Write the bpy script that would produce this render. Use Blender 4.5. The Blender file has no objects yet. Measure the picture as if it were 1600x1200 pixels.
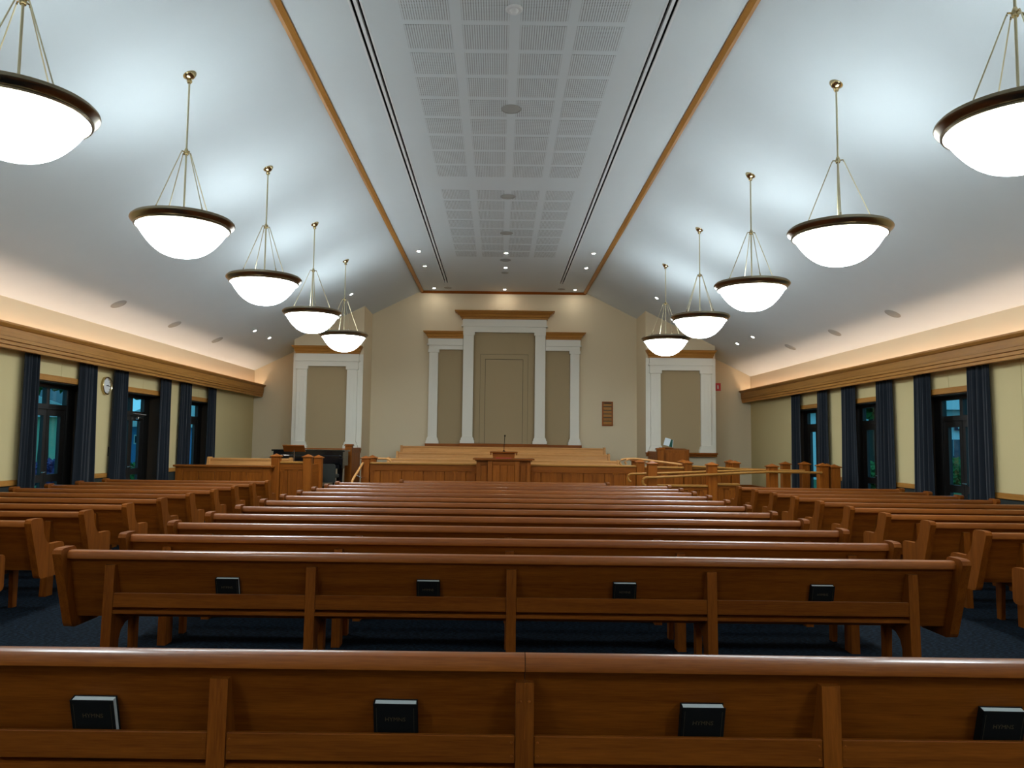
import bpy, bmesh, math, random
from mathutils import Vector, Matrix
random.seed(7)
sc = bpy.context.scene
COL = sc.collection

# ------------------------------------------------------------------ camera
F, PITCH, ROLL = 1202.0, .0759, .0124
cd = bpy.data.cameras.new('camera')
cam = bpy.data.objects.new('camera', cd); COL.objects.link(cam)
cd.sensor_fit = 'HORIZONTAL'; cd.sensor_width = 36.0; cd.lens = 36.0*F/1600.0
cd.shift_x = 20.0/1600.0; cd.clip_start = .05; cd.clip_end = 500
right = Vector((1, 0, 0)); fwd = Vector((0, math.cos(PITCH), math.sin(PITCH))); up = Vector((0, -math.sin(PITCH), math.cos(PITCH)))
r2 = right*math.cos(ROLL) + up*math.sin(ROLL); u2 = up*math.cos(ROLL) - right*math.sin(ROLL)
m = Matrix.Identity(4)
for i in range(3):
    m[i][0] = r2[i]; m[i][1] = u2[i]; m[i][2] = -fwd[i]
m[0][3], m[1][3], m[2][3] = -.10, 0, 1.634
cam.matrix_world = m
sc.camera = cam

# ------------------------------------------------------------------ world, exposure
w = bpy.data.worlds.new('dusk'); sc.world = w; w.use_nodes = True
bg = w.node_tree.nodes['Background']; bg.inputs[0].default_value = (.13, .42, .60, 1); bg.inputs[1].default_value = 1.5
sc.view_settings.view_transform = 'Standard'; sc.view_settings.look = 'None'
sc.view_settings.gamma = 1; sc.view_settings.use_curve_mapping = False
sc.view_settings.exposure = 0.30

LAMP_UP, LAMP_BOWL, COVE, SPOT = 17.0, 24.0, 13.0, 240.0

# ------------------------------------------------------------------ materials
MATS = {}
def newmat(name):
    mt = bpy.data.materials.new(name); mt.use_nodes = True
    nt = mt.node_tree; b = nt.nodes['Principled BSDF']; MATS[name] = mt
    return mt, nt, b
def plain(name, col, rough=.6, metal=0, spec=.5, noise=0, nscale=40, bump=0):
    mt, nt, b = newmat(name)
    b.inputs['Base Color'].default_value = (*col, 1); b.inputs['Roughness'].default_value = rough
    b.inputs['Metallic'].default_value = metal; b.inputs['Specular IOR Level'].default_value = spec
    if noise or bump:
        tc = nt.nodes.new('ShaderNodeTexCoord'); n = nt.nodes.new('ShaderNodeTexNoise')
        n.inputs['Scale'].default_value = nscale; n.inputs['Detail'].default_value = 4
        nt.links.new(tc.outputs['Object'], n.inputs['Vector'])
        if noise:
            mx = nt.nodes.new('ShaderNodeMixRGB'); mx.blend_type = 'MIX'
            mx.inputs[1].default_value = (*[c*(1-noise) for c in col], 1); mx.inputs[2].default_value = (*[min(1, c*(1+noise)) for c in col], 1)
            nt.links.new(n.outputs['Fac'], mx.inputs[0]); nt.links.new(mx.outputs[0], b.inputs['Base Color'])
        if bump:
            bp = nt.nodes.new('ShaderNodeBump'); bp.inputs['Strength'].default_value = bump; bp.inputs['Distance'].default_value = .01
            nt.links.new(n.outputs['Fac'], bp.inputs['Height']); nt.links.new(bp.outputs[0], b.inputs['Normal'])
    return mt
def wood(name, axis, dark, light, rough=.42, coat=.0, spec=.14):
    mt, nt, b = newmat(name)
    tc = nt.nodes.new('ShaderNodeTexCoord'); mp = nt.nodes.new('ShaderNodeMapping')
    s = [9, 9, 9]; s['xyz'.index(axis)] = .45; mp.inputs['Scale'].default_value = s
    oi = nt.nodes.new('ShaderNodeObjectInfo')
    addv = nt.nodes.new('ShaderNodeVectorMath'); addv.operation = 'ADD'
    sc_ = nt.nodes.new('ShaderNodeVectorMath'); sc_.operation = 'SCALE'; sc_.inputs['Scale'].default_value = 13
    nt.links.new(oi.outputs['Random'], sc_.inputs[0]); nt.links.new(tc.outputs['Object'], addv.inputs[0]); nt.links.new(sc_.outputs[0], addv.inputs[1])
    nt.links.new(addv.outputs[0], mp.inputs['Vector'])
    n1 = nt.nodes.new('ShaderNodeTexNoise'); n1.inputs['Scale'].default_value = 2.2; n1.inputs['Detail'].default_value = 6; n1.inputs['Distortion'].default_value = .6
    n2 = nt.nodes.new('ShaderNodeTexNoise'); n2.inputs['Scale'].default_value = 22; n2.inputs['Detail'].default_value = 3
    nt.links.new(mp.outputs[0], n1.inputs['Vector']); nt.links.new(mp.outputs[0], n2.inputs['Vector'])
    mixf = nt.nodes.new('ShaderNodeMath'); mixf.operation = 'MULTIPLY_ADD'; mixf.inputs[1].default_value = .45
    nt.links.new(n2.outputs['Fac'], mixf.inputs[0])
    h = nt.nodes.new('ShaderNodeMath'); h.operation = 'MULTIPLY'; h.inputs[1].default_value = .6
    nt.links.new(n1.outputs['Fac'], h.inputs[0]); nt.links.new(h.outputs[0], mixf.inputs[2])
    rp = nt.nodes.new('ShaderNodeValToRGB'); rp.color_ramp.elements[0].position = .36; rp.color_ramp.elements[1].position = .68
    rp.color_ramp.elements[0].color = (*dark, 1); rp.color_ramp.elements[1].color = (*light, 1)
    nt.links.new(mixf.outputs[0], rp.inputs[0])
    hs = nt.nodes.new('ShaderNodeHueSaturation')
    va = nt.nodes.new('ShaderNodeMath'); va.operation = 'MULTIPLY_ADD'; va.inputs[1].default_value = .22; va.inputs[2].default_value = .89
    nt.links.new(oi.outputs['Random'], va.inputs[0]); nt.links.new(va.outputs[0], hs.inputs['Value'])
    nt.links.new(rp.outputs[0], hs.inputs['Color']); nt.links.new(hs.outputs[0], b.inputs['Base Color'])
    b.inputs['Roughness'].default_value = rough; b.inputs['Specular IOR Level'].default_value = spec; b.inputs['Coat Weight'].default_value = coat; b.inputs['Coat Roughness'].default_value = .16
    return mt
for a in 'xyz':
    wood('oak_'+a, a, (.20, .050, .005), (.345, .100, .011))
    wood('stain_'+a, a, (.19, .050, .006), (.33, .098, .013))     # redder, darker joinery
    wood('honey_'+a, a, (.50, .23, .068), (.70, .35, .118))       # paler choir seats
    wood('trim_'+a, a, (.31, .130, .025), (.46, .215, .048))       # yellower wall trim
for a in 'xyz': wood('pew_'+a, a, (.135, .033, .003), (.245, .070, .0075))   # pews: oak darkened to stand in for their dimmer light
wood('cap_x', 'x', (.19, .048, .006), (.31, .092, .012), .38, .36, .3)  # glossier pew top rails
def emis(name, col, s):
    mt, nt, b = newmat(name)
    b.inputs['Base Color'].default_value = (.8, .8, .8, 1); b.inputs['Roughness'].default_value = .3
    b.inputs['Emission Color'].default_value = (*col, 1); b.inputs['Emission Strength'].default_value = s
    return mt
COOL = (.84, .95, 1.0)
emis('bowl_glow', COOL, LAMP_BOWL); emis('tube_glow', COOL, LAMP_UP); emis('cove_glow', (1.0, .74, .55), COVE); emis('spot_glow', (1.0, .94, .85), SPOT)
plain('plaster', (.62, .68, .705), .85, noise=.02, nscale=3)
plain('plaster_white', (.72, .74, .75), .8)
plain('wall_cream', (.68, .57, .385), .85, noise=.03, nscale=120, bump=.05)
plain('fabric_cream', (.595, .490, .25), .95, noise=.10, nscale=260, bump=.15)
plain('seam_dark', (.09, .075, .05), .9)
plain('taupe_fabric', (.37, .28, .155), .95, noise=.06, nscale=200)
plain('white_paint', (.73, .70, .60), .5)
plain('brass', (.50, .40, .22), .22, 1)
plain('bronze', (.30, .25, .17), .3, 1)
plain('brass_rod', (.62, .55, .36), .3, 1)
plain('chrome', (.6, .6, .58), .25, 1)
plain('black_matte', (.004, .004, .004), .9, spec=.1)
plain('black_gloss', (.006, .006, .007), .12)
plain('grey_fabric', (.020, .022, .017), .9, noise=.15, nscale=150)
plain('speaker_grey', (.36, .37, .35), .8)
plain('dado_green', (.016, .02, .016), .95, noise=.3, nscale=200)
plain('frame_dark', (.011, .010, .009), .5)
plain('reveal_brown', (.045, .028, .014), .7)
plain('book_black', (.004, .005, .006), .7, spec=.2)
plain('page_white', (.62, .70, .74), .8)
plain('gold_print', (.10, .08, .04), .4, .4)
plain('clock_face', (.62, .62, .60), .5)
plain('sign_red', (.55, .02, .03), .5); plain('sign_white', (.75, .75, .72), .5)
plain('book_green', (.01, .10, .075), .5)
plain('ext_green', (.42, .62, .42), .9); plain('ext_blue', (.12, .30, .60), .9); plain('ext_white', (.78, .82, .85), .9)
plain('ext_roof', (.10, .12, .13), .9); plain('ext_navy', (.01, .015, .05), .8); plain('ext_path', (.35, .45, .62), .9)
plain('ext_fence', (.06, .09, .13), .9); plain('leaf', (.05, .16, .035), .8, noise=.4, nscale=6); plain('leaf_purple', (.07, .04, .14), .8, noise=.4, nscale=6); plain('bark', (.05, .04, .03), .9)
plain('lawn', (.045, .13, .04), .95, noise=.4, nscale=4)
# carpet: navy with pale flecks
mt, nt, b = newmat('carpet')
tc = nt.nodes.new('ShaderNodeTexCoord'); mp = nt.nodes.new('ShaderNodeMapping'); mp.inputs['Scale'].default_value = (30, 95, 40); mp.inputs['Rotation'].default_value = (0, 0, .5)
n = nt.nodes.new('ShaderNodeTexNoise'); n.inputs['Scale'].default_value = 1; n.inputs['Detail'].default_value = 5
rp = nt.nodes.new('ShaderNodeValToRGB'); rp.color_ramp.elements[0].position = .46; rp.color_ramp.elements[0].color = (.0005, .0013, .0026, 1)
rp.color_ramp.elements[1].position = .74; rp.color_ramp.elements[1].color = (.014, .032, .054, 1)
nt.links.new(tc.outputs['Object'], mp.inputs[0]); nt.links.new(mp.outputs[0], n.inputs['Vector']); nt.links.new(n.outputs['Fac'], rp.inputs[0]); nt.links.new(rp.outputs[0], b.inputs['Base Color'])
b.inputs['Roughness'].default_value = 1; b.inputs['Specular IOR Level'].default_value = .1
# curtain
mt, nt, b = newmat('curtain_cloth')
b.inputs['Base Color'].default_value = (.011, .0145, .020, 1); b.inputs['Roughness'].default_value = .95; b.inputs['Specular IOR Level'].default_value = .1
b.inputs['Sheen Weight'].default_value = .2
# window glass: thin pane
mt = bpy.data.materials.new('pane_glass'); mt.use_nodes = True; MATS['pane_glass'] = mt; nt = mt.node_tree
nt.nodes.remove(nt.nodes['Principled BSDF'])
tr = nt.nodes.new('ShaderNodeBsdfTransparent'); tr.inputs[0].default_value = (.80, .93, .95, 1)
gl = nt.nodes.new('ShaderNodeBsdfGlossy'); gl.inputs['Roughness'].default_value = .03
lwt = nt.nodes.new('ShaderNodeLayerWeight'); pw_ = nt.nodes.new('ShaderNodeMath'); pw_.operation = 'POWER'; pw_.inputs[1].default_value = 4.0
lw = nt.nodes.new('ShaderNodeMath'); lw.operation = 'MULTIPLY_ADD'; lw.inputs[1].default_value = .45; lw.inputs[2].default_value = .02
nt.links.new(lwt.outputs['Facing'], pw_.inputs[0]); nt.links.new(pw_.outputs[0], lw.inputs[0])
mx = nt.nodes.new('ShaderNodeMixShader'); nt.links.new(lw.outputs[0], mx.inputs[0]); nt.links.new(tr.outputs[0], mx.inputs[1]); nt.links.new(gl.outputs[0], mx.inputs[2])
nt.links.new(mx.outputs[0], nt.nodes['Material Output'].inputs[0])
# perforated plaster panel: rows of small round holes
mt, nt, b = newmat('perforated')
tc = nt.nodes.new('ShaderNodeTexCoord'); sep = nt.nodes.new('ShaderNodeSeparateXYZ'); nt.links.new(tc.outputs['Object'], sep.inputs[0])
def cell(out, pitch):
    d = nt.nodes.new('ShaderNodeMath'); d.operation = 'DIVIDE'; d.inputs[1].default_value = pitch; nt.links.new(out, d.inputs[0])
    a = nt.nodes.new('ShaderNodeMath'); a.operation = 'ADD'; a.inputs[1].default_value = 100.0; nt.links.new(d.outputs[0], a.inputs[0])
    f = nt.nodes.new('ShaderNodeMath'); f.operation = 'FRACT'; nt.links.new(a.outputs[0], f.inputs[0])
    s = nt.nodes.new('ShaderNodeMath'); s.operation = 'SUBTRACT'; s.inputs[1].default_value = .5; nt.links.new(f.outputs[0], s.inputs[0])
    q = nt.nodes.new('ShaderNodeMath'); q.operation = 'MULTIPLY'; nt.links.new(s.outputs[0], q.inputs[0]); nt.links.new(s.outputs[0], q.inputs[1])
    return q
qx, qy = cell(sep.outputs['X'], .0278), cell(sep.outputs['Y'], .0278)
ad = nt.nodes.new('ShaderNodeMath'); ad.operation = 'ADD'; nt.links.new(qx.outputs[0], ad.inputs[0]); nt.links.new(qy.outputs[0], ad.inputs[1])
lt = nt.nodes.new('ShaderNodeMath'); lt.operation = 'LESS_THAN'; lt.inputs[1].default_value = .066; nt.links.new(ad.outputs[0], lt.inputs[0])
mc = nt.nodes.new('ShaderNodeMixRGB'); mc.inputs[1].default_value = (.62, .68, .705, 1); mc.inputs[2].default_value = (.10, .10, .09, 1)
nt.links.new(lt.outputs[0], mc.inputs[0]); nt.links.new(mc.outputs[0], b.inputs['Base Color']); b.inputs['Roughness'].default_value = .85

# ------------------------------------------------------------------ builders
def box(bm, x0, x1, y0, y1, z0, z1, bev=0):
    if x0 > x1: x0, x1 = x1, x0
    if y0 > y1: y0, y1 = y1, y0
    if z0 > z1: z0, z1 = z1, z0
    v = [bm.verts.new(p) for p in ((x0,y0,z0),(x1,y0,z0),(x1,y1,z0),(x0,y1,z0),(x0,y0,z1),(x1,y0,z1),(x1,y1,z1),(x0,y1,z1))]
    fs = [bm.faces.new([v[i] for i in q]) for q in ((0,3,2,1),(4,5,6,7),(0,1,5,4),(1,2,6,5),(2,3,7,6),(3,0,4,7))]
    if bev:
        es = list({e for f in fs for e in f.edges})
        bmesh.ops.bevel(bm, geom=es, offset=bev, segments=1, affect='EDGES')
    return bm
def prism(bm, prof, axis, a, b):
    """extrude a 2-D outline along an axis; outline is (y,z) for x, (x,z) for y, (x,y) for z"""
    def P(p, t):
        return {'x': (t, p[0], p[1]), 'y': (p[0], t, p[1]), 'z': (p[0], p[1], t)}[axis]
    A = [bm.verts.new(P(p, a)) for p in prof]; B = [bm.verts.new(P(p, b)) for p in prof]
    n = len(prof)
    for i in range(n):
        bm.faces.new((A[i], A[(i+1) % n], B[(i+1) % n], B[i]))
    bm.faces.new(A[::-1]); bm.faces.new(B)
    return bm
def lathe(bm, prof, seg=32, c=(0, 0, 0), close=False):
    rings = []
    for r, z in prof:
        if r < 1e-5: rings.append([bm.verts.new((c[0], c[1], c[2]+z))])
        else: rings.append([bm.verts.new((c[0]+r*math.cos(2*math.pi*i/seg), c[1]+r*math.sin(2*math.pi*i/seg), c[2]+z)) for i in range(seg)])
    pairs = list(zip(rings[:-1], rings[1:])) + ([(rings[-1], rings[0])] if close else [])
    for A, B in pairs:
        for i in range(seg):
            j = (i+1) % seg
            if len(A) == 1 and len(B) == 1: continue
            if len(A) == 1: bm.faces.new((A[0], B[j], B[i]))
            elif len(B) == 1: bm.faces.new((A[i], A[j], B[0]))
            else: bm.faces.new((A[i], A[j], B[j], B[i]))
    return bm
def tube(bm, pts, r, seg=10, caps=True):
    pts = [Vector(p) for p in pts]; rings = []
    for i, p in enumerate(pts):
        t = (pts[min(i+1, len(pts)-1)] - pts[max(i-1, 0)]).normalized()
        ref = Vector((0, 0, 1)) if abs(t.z) < .95 else Vector((1, 0, 0))
        u = t.cross(ref).normalized(); v = t.cross(u).normalized()
        rr = r[i] if isinstance(r, (list, tuple)) else r
        rings.append([bm.verts.new(p + u*rr*math.cos(2*math.pi*k/seg) + v*rr*math.sin(2*math.pi*k/seg)) for k in range(seg)])
    for A, B in zip(rings[:-1], rings[1:]):
        for k in range(seg):
            bm.faces.new((A[k], A[(k+1) % seg], B[(k+1) % seg], B[k]))
    if caps: bm.faces.new(rings[0][::-1]); bm.faces.new(rings[-1])
    return bm
def mesh(name, fn, smooth=False):
    bm = bmesh.new(); fn(bm)
    bmesh.ops.recalc_face_normals(bm, faces=bm.faces)
    me = bpy.data.meshes.new(name); bm.to_mesh(me); bm.free()
    if smooth:
        me.polygons.foreach_set('use_smooth', [True]*len(me.polygons))
        try: me.set_sharp_from_angle(angle=math.radians(40))
        except Exception: pass
    return me
def obj(name, me, mat=None, parent=None, loc=(0, 0, 0), rot=(0, 0, 0)):
    if mat is not None and not me.materials: me.materials.append(MATS[mat])
    o = bpy.data.objects.new(name, me); COL.objects.link(o)
    o.location = loc; o.rotation_euler = rot
    if parent: o.parent = parent
    return o
def B(name, mat, parent, *boxes, bev=0, **k):
    def f(bm):
        for q in boxes: box(bm, *q, bev=bev)
    return obj(name, mesh(name, f), mat, parent, **k)
def tag(o, label=None, cat=None, group=None, kind=None):
    if label: o['label'] = label
    if cat: o['category'] = cat
    if group: o['group'] = group
    if kind: o['kind'] = kind
    return o
def thing(name, label, cat, loc=(0, 0, 0), rot=(0, 0, 0), group=None):
    o = bpy.data.objects.new(name, None); COL.objects.link(o); o.empty_display_size = .1
    o.location = loc; o.rotation_euler = rot
    return tag(o, label, cat, group)
def dup(root, loc, rot=None, label=None, group=None):
    def cp(o, par):
        c = o.copy(); COL.objects.link(c); c.parent = par
        for ch in KIDS.get(o.name, []): cp(ch, c)
        return c
    KIDS = {}
    for o in bpy.data.objects:
        if o.parent: KIDS.setdefault(o.parent.name, []).append(o)
    r = cp(root, None); r.location = loc
    if rot is not None: r.rotation_euler = rot
    if label: r['label'] = label
    if group: r['group'] = group
    return r
def text_mesh(name, s, size, depth=.0005, align='CENTER'):
    cu = bpy.data.curves.new(name, 'FONT'); cu.body = s; cu.size = size; cu.extrude = depth; cu.align_x = align; cu.resolution_u = 2
    t = bpy.data.objects.new(name, cu); COL.objects.link(t)
    dg = bpy.context.evaluated_depsgraph_get(); me = bpy.data.meshes.new_from_object(t.evaluated_get(dg))
    bpy.data.objects.remove(t); bpy.data.curves.remove(cu); me.name = name; me.materials.clear()
    return me
ORD = ['first', 'second', 'third', 'fourth', 'fifth', 'sixth', 'seventh', 'eighth', 'ninth', 'tenth', 'eleventh', 'twelfth']

# ------------------------------------------------------------------ room shell
WX, YB, Y0, ZC, TX, SL = 7.6, 23.5, -1.2, 6.277, 2.537, .5
ZW = ZC - SL*(WX-TX)                                   # top of the side walls
CX = .045                                              # middle of the front wall
zsl = lambda x: ZC - SL*(abs(x)-TX)
tag(B('floor', 'carpet', None, (-WX-.4, WX+.4, Y0-.3, YB+.4, -.12, 0)), kind='structure')
OPEN = [13.25, 16.28, 19.30]; OH = .84; HEAD = 2.56      # window openings: centres along the wall, half width, height
def side_wall(s, name):
    x0, x1 = s*(WX+.02), s*(WX+.42)
    bxs = []; prev = Y0
    for c in OPEN:
        bxs.append((x0, x1, prev, c-OH, 0, ZW+.3)); bxs.append((x0, x1, c-OH, c+OH, HEAD, ZW+.3)); prev = c+OH
    bxs.append((x0, x1, prev, YB+.4, 0, ZW+.3))
    wl = tag(B(name, 'wall_cream', None, *bxs), kind='structure')
    a, b_ = s*WX, s*(WX+.02)
    g = .003
    # upper wall above the cornice
    B('upper_wall', 'wall_cream', wl, (a, b_, Y0, YB, 2.99, ZW+.02))
    # fabric covered acoustic panels, one by one
    edges = [Y0, -.2, 2.2, 4.6, 7.0, 9.4, 11.3]
    for y0, y1 in zip(edges[:-1], edges[1:]): B('fabric_panel', 'fabric_cream', wl, (a, b_, y0+g, y1-g, .965, 2.985))
    prev = 11.3
    for c in OPEN:
        B('fabric_panel', 'fabric_cream', wl, (a, b_, prev+g, c-OH-g, .965, 2.985))
        B('fabric_panel', 'fabric_cream', wl, (a, b_, c-OH+g, c-.115-g, 2.665, 2.985)); B('fabric_panel', 'fabric_cream', wl, (a, b_, c-.115+g, c+OH-g, 2.665, 2.985))
        prev = c+OH
    B('fabric_panel', 'fabric_cream', wl, (a, b_, prev+g, 20.3-g, .965, 2.985)); B('fabric_panel', 'fabric_cream', wl, (a, b_, 20.3+g, YB-g, .34, 2.985))
    # dado: wooden rail over dark carpeted wainscot
    prev = Y0
    for c in OPEN+[None]:
        e = c-OH if c else 20.3
        B('chair_rail', 'trim_y', wl, (s*(WX-.03), b_, prev, e, .875, .962), bev=.006)
        B('wainscot', 'dado_green', wl, (s*(WX-.004), b_, prev, e, 0, .874))
        prev = c+OH if c else None
    return wl
side_wall(-1, 'wall_left'); side_wall(1, 'wall_right')
tag(B('wall_back', 'white_paint', None, (-WX-.4, WX+.4, Y0-.3, Y0, 0, ZC+.2)), kind='structure')
tag(B('wall_front', 'wall_cream', None, (-WX-.4, WX+.4, YB, YB+.3, 0, ZC+.2)), kind='structure')
# flat ceiling with two long air slots; slopes either side
SX0, SX1, SY1 = 1.615, 1.750, 22.2
ce = tag(B('ceiling', 'plaster', None, (-SX0, SX0, Y0, YB, ZC, ZC+.15), (-TX, -SX1, Y0, YB, ZC, ZC+.15), (SX1, TX, Y0, YB, ZC, ZC+.15),
           (-SX1, -SX0, SY1, YB, ZC, ZC+.15), (SX0, SX1, SY1, YB, ZC, ZC+.15), (-TX, TX, Y0, YB, ZC+.15, ZC+.2)), kind='structure')
pm = mesh('perforated_panel', lambda bm: box(bm, -.262, .262, -.262, .262, -.004, .002))
rows = [7.01, 7.64] + [8.262+.627*i for i in range(8)] + [13.90+.652*i for i in range(8)]
for y in rows:
    for x in (-.955, -.300, .347, .987): obj('perforated_panel', pm, 'perforated', ce, (x, y+.262, ZC))
for s, nm in ((-1, 'ceiling_left'), (1, 'ceiling_right')):
    def f(bm, s=s):
        prism(bm, [(s*TX, ZC), (s*(WX+.4), zsl(WX+.4)), (s*(WX+.4), zsl(WX+.4)+.2), (s*TX, ZC+.2)], 'y', Y0, YB+.3)
    tag(obj(nm, mesh(nm, f), 'plaster'), kind='structure')
for s, side in ((-1, 'left'), (1, 'right')):
    t = thing('air_diffuser', 'long black twin-slot air diffuser in the ceiling, %s of the perforated panels' % side, 'vent', (s*(SX0+SX1)/2, 8.6, ZC), group='ceiling air slots')
    B('slot_back', 'black_matte', t, (-.066, .066, -9.8, SY1-8.6, .06, .08), (-.067, -.062, -9.8, SY1-8.6, .0, .06), (.062, .067, -9.8, SY1-8.6, .0, .06))
    B('slot_divider', 'plaster_white', t, (-.018, .018, -9.8, SY1-8.6, -.003, .05))
    for sg in (-1, 1): B('slot_edge', 'plaster_white', t, (sg*.052, sg*.075, -9.8, SY1-8.6, -.003, .02))
for i, s in enumerate((-1, 1)):
    def f(bm, s=s): prism(bm, [(s*(TX-.075), ZC+.002), (s*(TX-.075), ZC-.022), (s*(TX-.02), ZC-.05), (s*(TX+.02), ZC-.05), (s*(TX+.02), ZC+.002)], 'y', Y0, YB)
    tag(obj('trim_%d' % (i+1), mesh('trim', f), 'trim_y'), kind='structure')
tag(obj('trim_3', mesh('trim', lambda bm: prism(bm, [(YB, ZC+.002), (YB, ZC-.07), (YB-.03, ZC-.06), (YB-.075, ZC-.022), (YB-.075, ZC+.002)], 'x', -TX, TX)), 'oak_x'), kind='structure')
# cornice light troughs along the side walls
for s, nm, lab in ((-1, 'trim_4', 'left'), (1, 'trim_5', 'right')):
    r = bpy.data.objects.new(nm, None); COL.objects.link(r); tag(r, kind='structure')
    X = lambda d: s*(WX-d)
    def f(bm):
        prism(bm, [(X(.34), 3.305), (X(.36), 3.29), (X(.36), 3.272), (X(.325), 3.235), (X(.30), 3.225), (X(.30), 3.10), (X(.275), 3.10), (X(.275), 3.305)], 'y', Y0, YB)
    obj('crown', mesh('crown', f), 'trim_y', r)
    B('fascia', 'trim_y', r, (X(.295), X(.265), Y0, YB, 3.045, 3.10), bev=.004)
    B('fascia', 'trim_y', r, (X(.282), X(.262), Y0, YB, 2.985, 3.038), bev=.004)
    B('fascia', 'trim_y', r, (X(.27), X(.20), Y0, YB, 2.93, 2.978), bev=.004)
    B('groove_back', 'stain_y', r, (X(.256), X(.25), Y0, YB, 2.94, 3.10))
    B('trough', 'plaster_white', r, (X(.25), X(.002), Y0, YB, 2.978, 2.99))
    B('trough_back', 'trim_y', r, (X(.262), X(.22), Y0, YB, 2.99, 3.10))
    ls = B('light_strip', 'cove_glow', r, (X(.165), X(.115), Y0, YB-.03, 3.02, 3.05))

# ------------------------------------------------------------------ window units
def window_unit(s, c, n, door=False):
    nm = 'door_1' if door else 'window_%d' % n
    r = bpy.data.objects.new(nm, None); COL.objects.link(r); tag(r, kind='structure'); r.location = (s*WX, c, 0)
    X = lambda d: s*d
    B('window_head', 'trim_y', r, (X(-.035), X(.02), -OH-.02, OH+.02, 2.565, 2.665), bev=.005)
    # reveals
    B('reveal', 'reveal_brown', r, (X(.0), X(.42), OH-.012, OH+.004, 0, HEAD)); B('reveal', 'reveal_brown', r, (X(.0), X(.42), -OH-.004, -OH+.012, 0, HEAD))
    B('reveal', 'reveal_brown', r, (X(.0), X(.42), -OH, OH, HEAD-.012, HEAD+.004))
    fx0, fx1 = .27, .35
    B('frame', 'frame_dark', r, (X(fx0), X(fx1), -OH, -.57, 0, HEAD), (X(fx0), X(fx1), .57, OH, 0, HEAD), (X(fx0), X(fx1), -.57, .57, HEAD-.08, HEAD))
    B('transom', 'frame_dark', r, (X(fx0-.01), X(fx1), -.57, .57, 2.11, 2.20))
    B('mullion', 'frame_dark', r, (X(fx0), X(fx1), -.045, .045, 2.20, HEAD-.08))
    for sg in (-1, 1):
        a, b_ = sorted((sg*.005, sg*.57))
        sa, sb = (.085, .15) if sg > 0 else (.15, .085)
        q0, q1 = X(fx0+.01), X(fx1-.01)
        B('door_leaf', 'frame_dark', r, (q0, q1, a, a+sa, 0, 2.11), (q0, q1, b_-sb, b_, 0, 2.11),
          (q0, q1, a+sa, b_-sb, 2.0, 2.11), (q0, q1, a+sa, b_-sb, .86, .99), (q0, q1, a+sa, b_-sb, 0, .2))
        B('pane', 'pane_glass', r, (X(.305), X(.311), a+.06, b_-.06, .99, 2.0)); B('pane', 'pane_glass', r, (X(.305), X(.311), a+.06, b_-.06, .2, .86))
        B('pane', 'pane_glass', r, (X(.305), X(.311), sg*.045, sg*.57, 2.20, HEAD-.08))
        if door or sg < 0:
            obj('door_handle', mesh('door_handle', lambda bm: (tube(bm, [(X(.28), sg*.05, 1.03), (X(.22), sg*.05, 1.03), (X(.22), sg*.15, 1.03)], .009, 8))), 'chrome', r)
    if door:
        B('door_closer', 'chrome', r, (X(.20), X(.27), .18, .42, 2.03, 2.09), bev=.008)
        obj('closer_arm', mesh('closer_arm', lambda bm: tube(bm, [(X(.235), .40, 2.10), (X(.10), .30, 2.13), (X(.26), .06, 2.15)], .010, 6)), 'chrome', r)
k = 0
for s in (-1, 1):
    for i, c in enumerate(OPEN):
        d = (s < 0 and i == 1)
        if not d: k += 1
        window_unit(s, c, k, d)

# curtains: pleated cloth hanging from under the cornice
def curtain_mesh(w, seed):
    rnd = random.Random(seed); N, R = 44, 14; ph = rnd.random()*6; nf = 2.6+rnd.random()*.9; p2 = rnd.random()*6
    bm = bmesh.new(); G = []
    for side in (0, 1):
        g = []
        for j in range(R+1):
            v = j/R; z = 2.945 - v*(2.945-.05); ww = w*(1+.18*v**1.5)
            row = []
            for i in range(N+1):
                u = i/N
                a = .03+.018*v
                y = (u-.5)*ww + .012*math.sin(5*v+u*9+ph)*v
                d = a*math.sin(2*math.pi*nf*(u+.10*math.sin(4*u+p2)+.04*v*math.sin(5*u+ph))+ph)*(.75+.35*math.sin(7*u+p2)) + .009*(1-.5*v)*math.sin(2*math.pi*nf*2.9*u+ph*2)
                row.append(bm.verts.new((d+(.004 if side else -.004), y, z)))
            g.append(row)
        G.append(g)
    for side in (0, 1):
        g = G[side]
        for j in range(R):
            for i in range(N): bm.faces.new((g[j][i], g[j][i+1], g[j+1][i+1], g[j+1][i]))
    for j in range(R):
        for i in (0, N): bm.faces.new((G[0][j][i], G[1][j][i], G[1][j+1][i], G[0][j+1][i]))
    for i in range(N):
        for j in (0, R): bm.faces.new((G[0][j][i], G[0][j][i+1], G[1][j][i+1], G[1][j][i]))
    bmesh.ops.recalc_face_normals(bm, faces=bm.faces)
    me = bpy.data.meshes.new('curtain'); bm.to_mesh(me); bm.free(); me.polygons.foreach_set('use_smooth', [True]*len(me.polygons)); me.materials.append(MATS['curtain_cloth'])
    return me
CUR = {-1: [(11.95, 12.38), (13.59, 14.10), (14.80, 15.26), (16.80, 17.33), (17.94, 18.46), (19.57, 20.15)],
       1: [(11.92, 12.44), (13.56, 14.07), (14.88, 15.49), (16.41, 17.03), (17.80, 18.34), (19.39, 19.99)]}
POSN = ['near', 'far', 'near', 'far', 'near', 'far']; WN = ['nearest', 'nearest', 'middle', 'middle', 'farthest', 'farthest']
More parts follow.
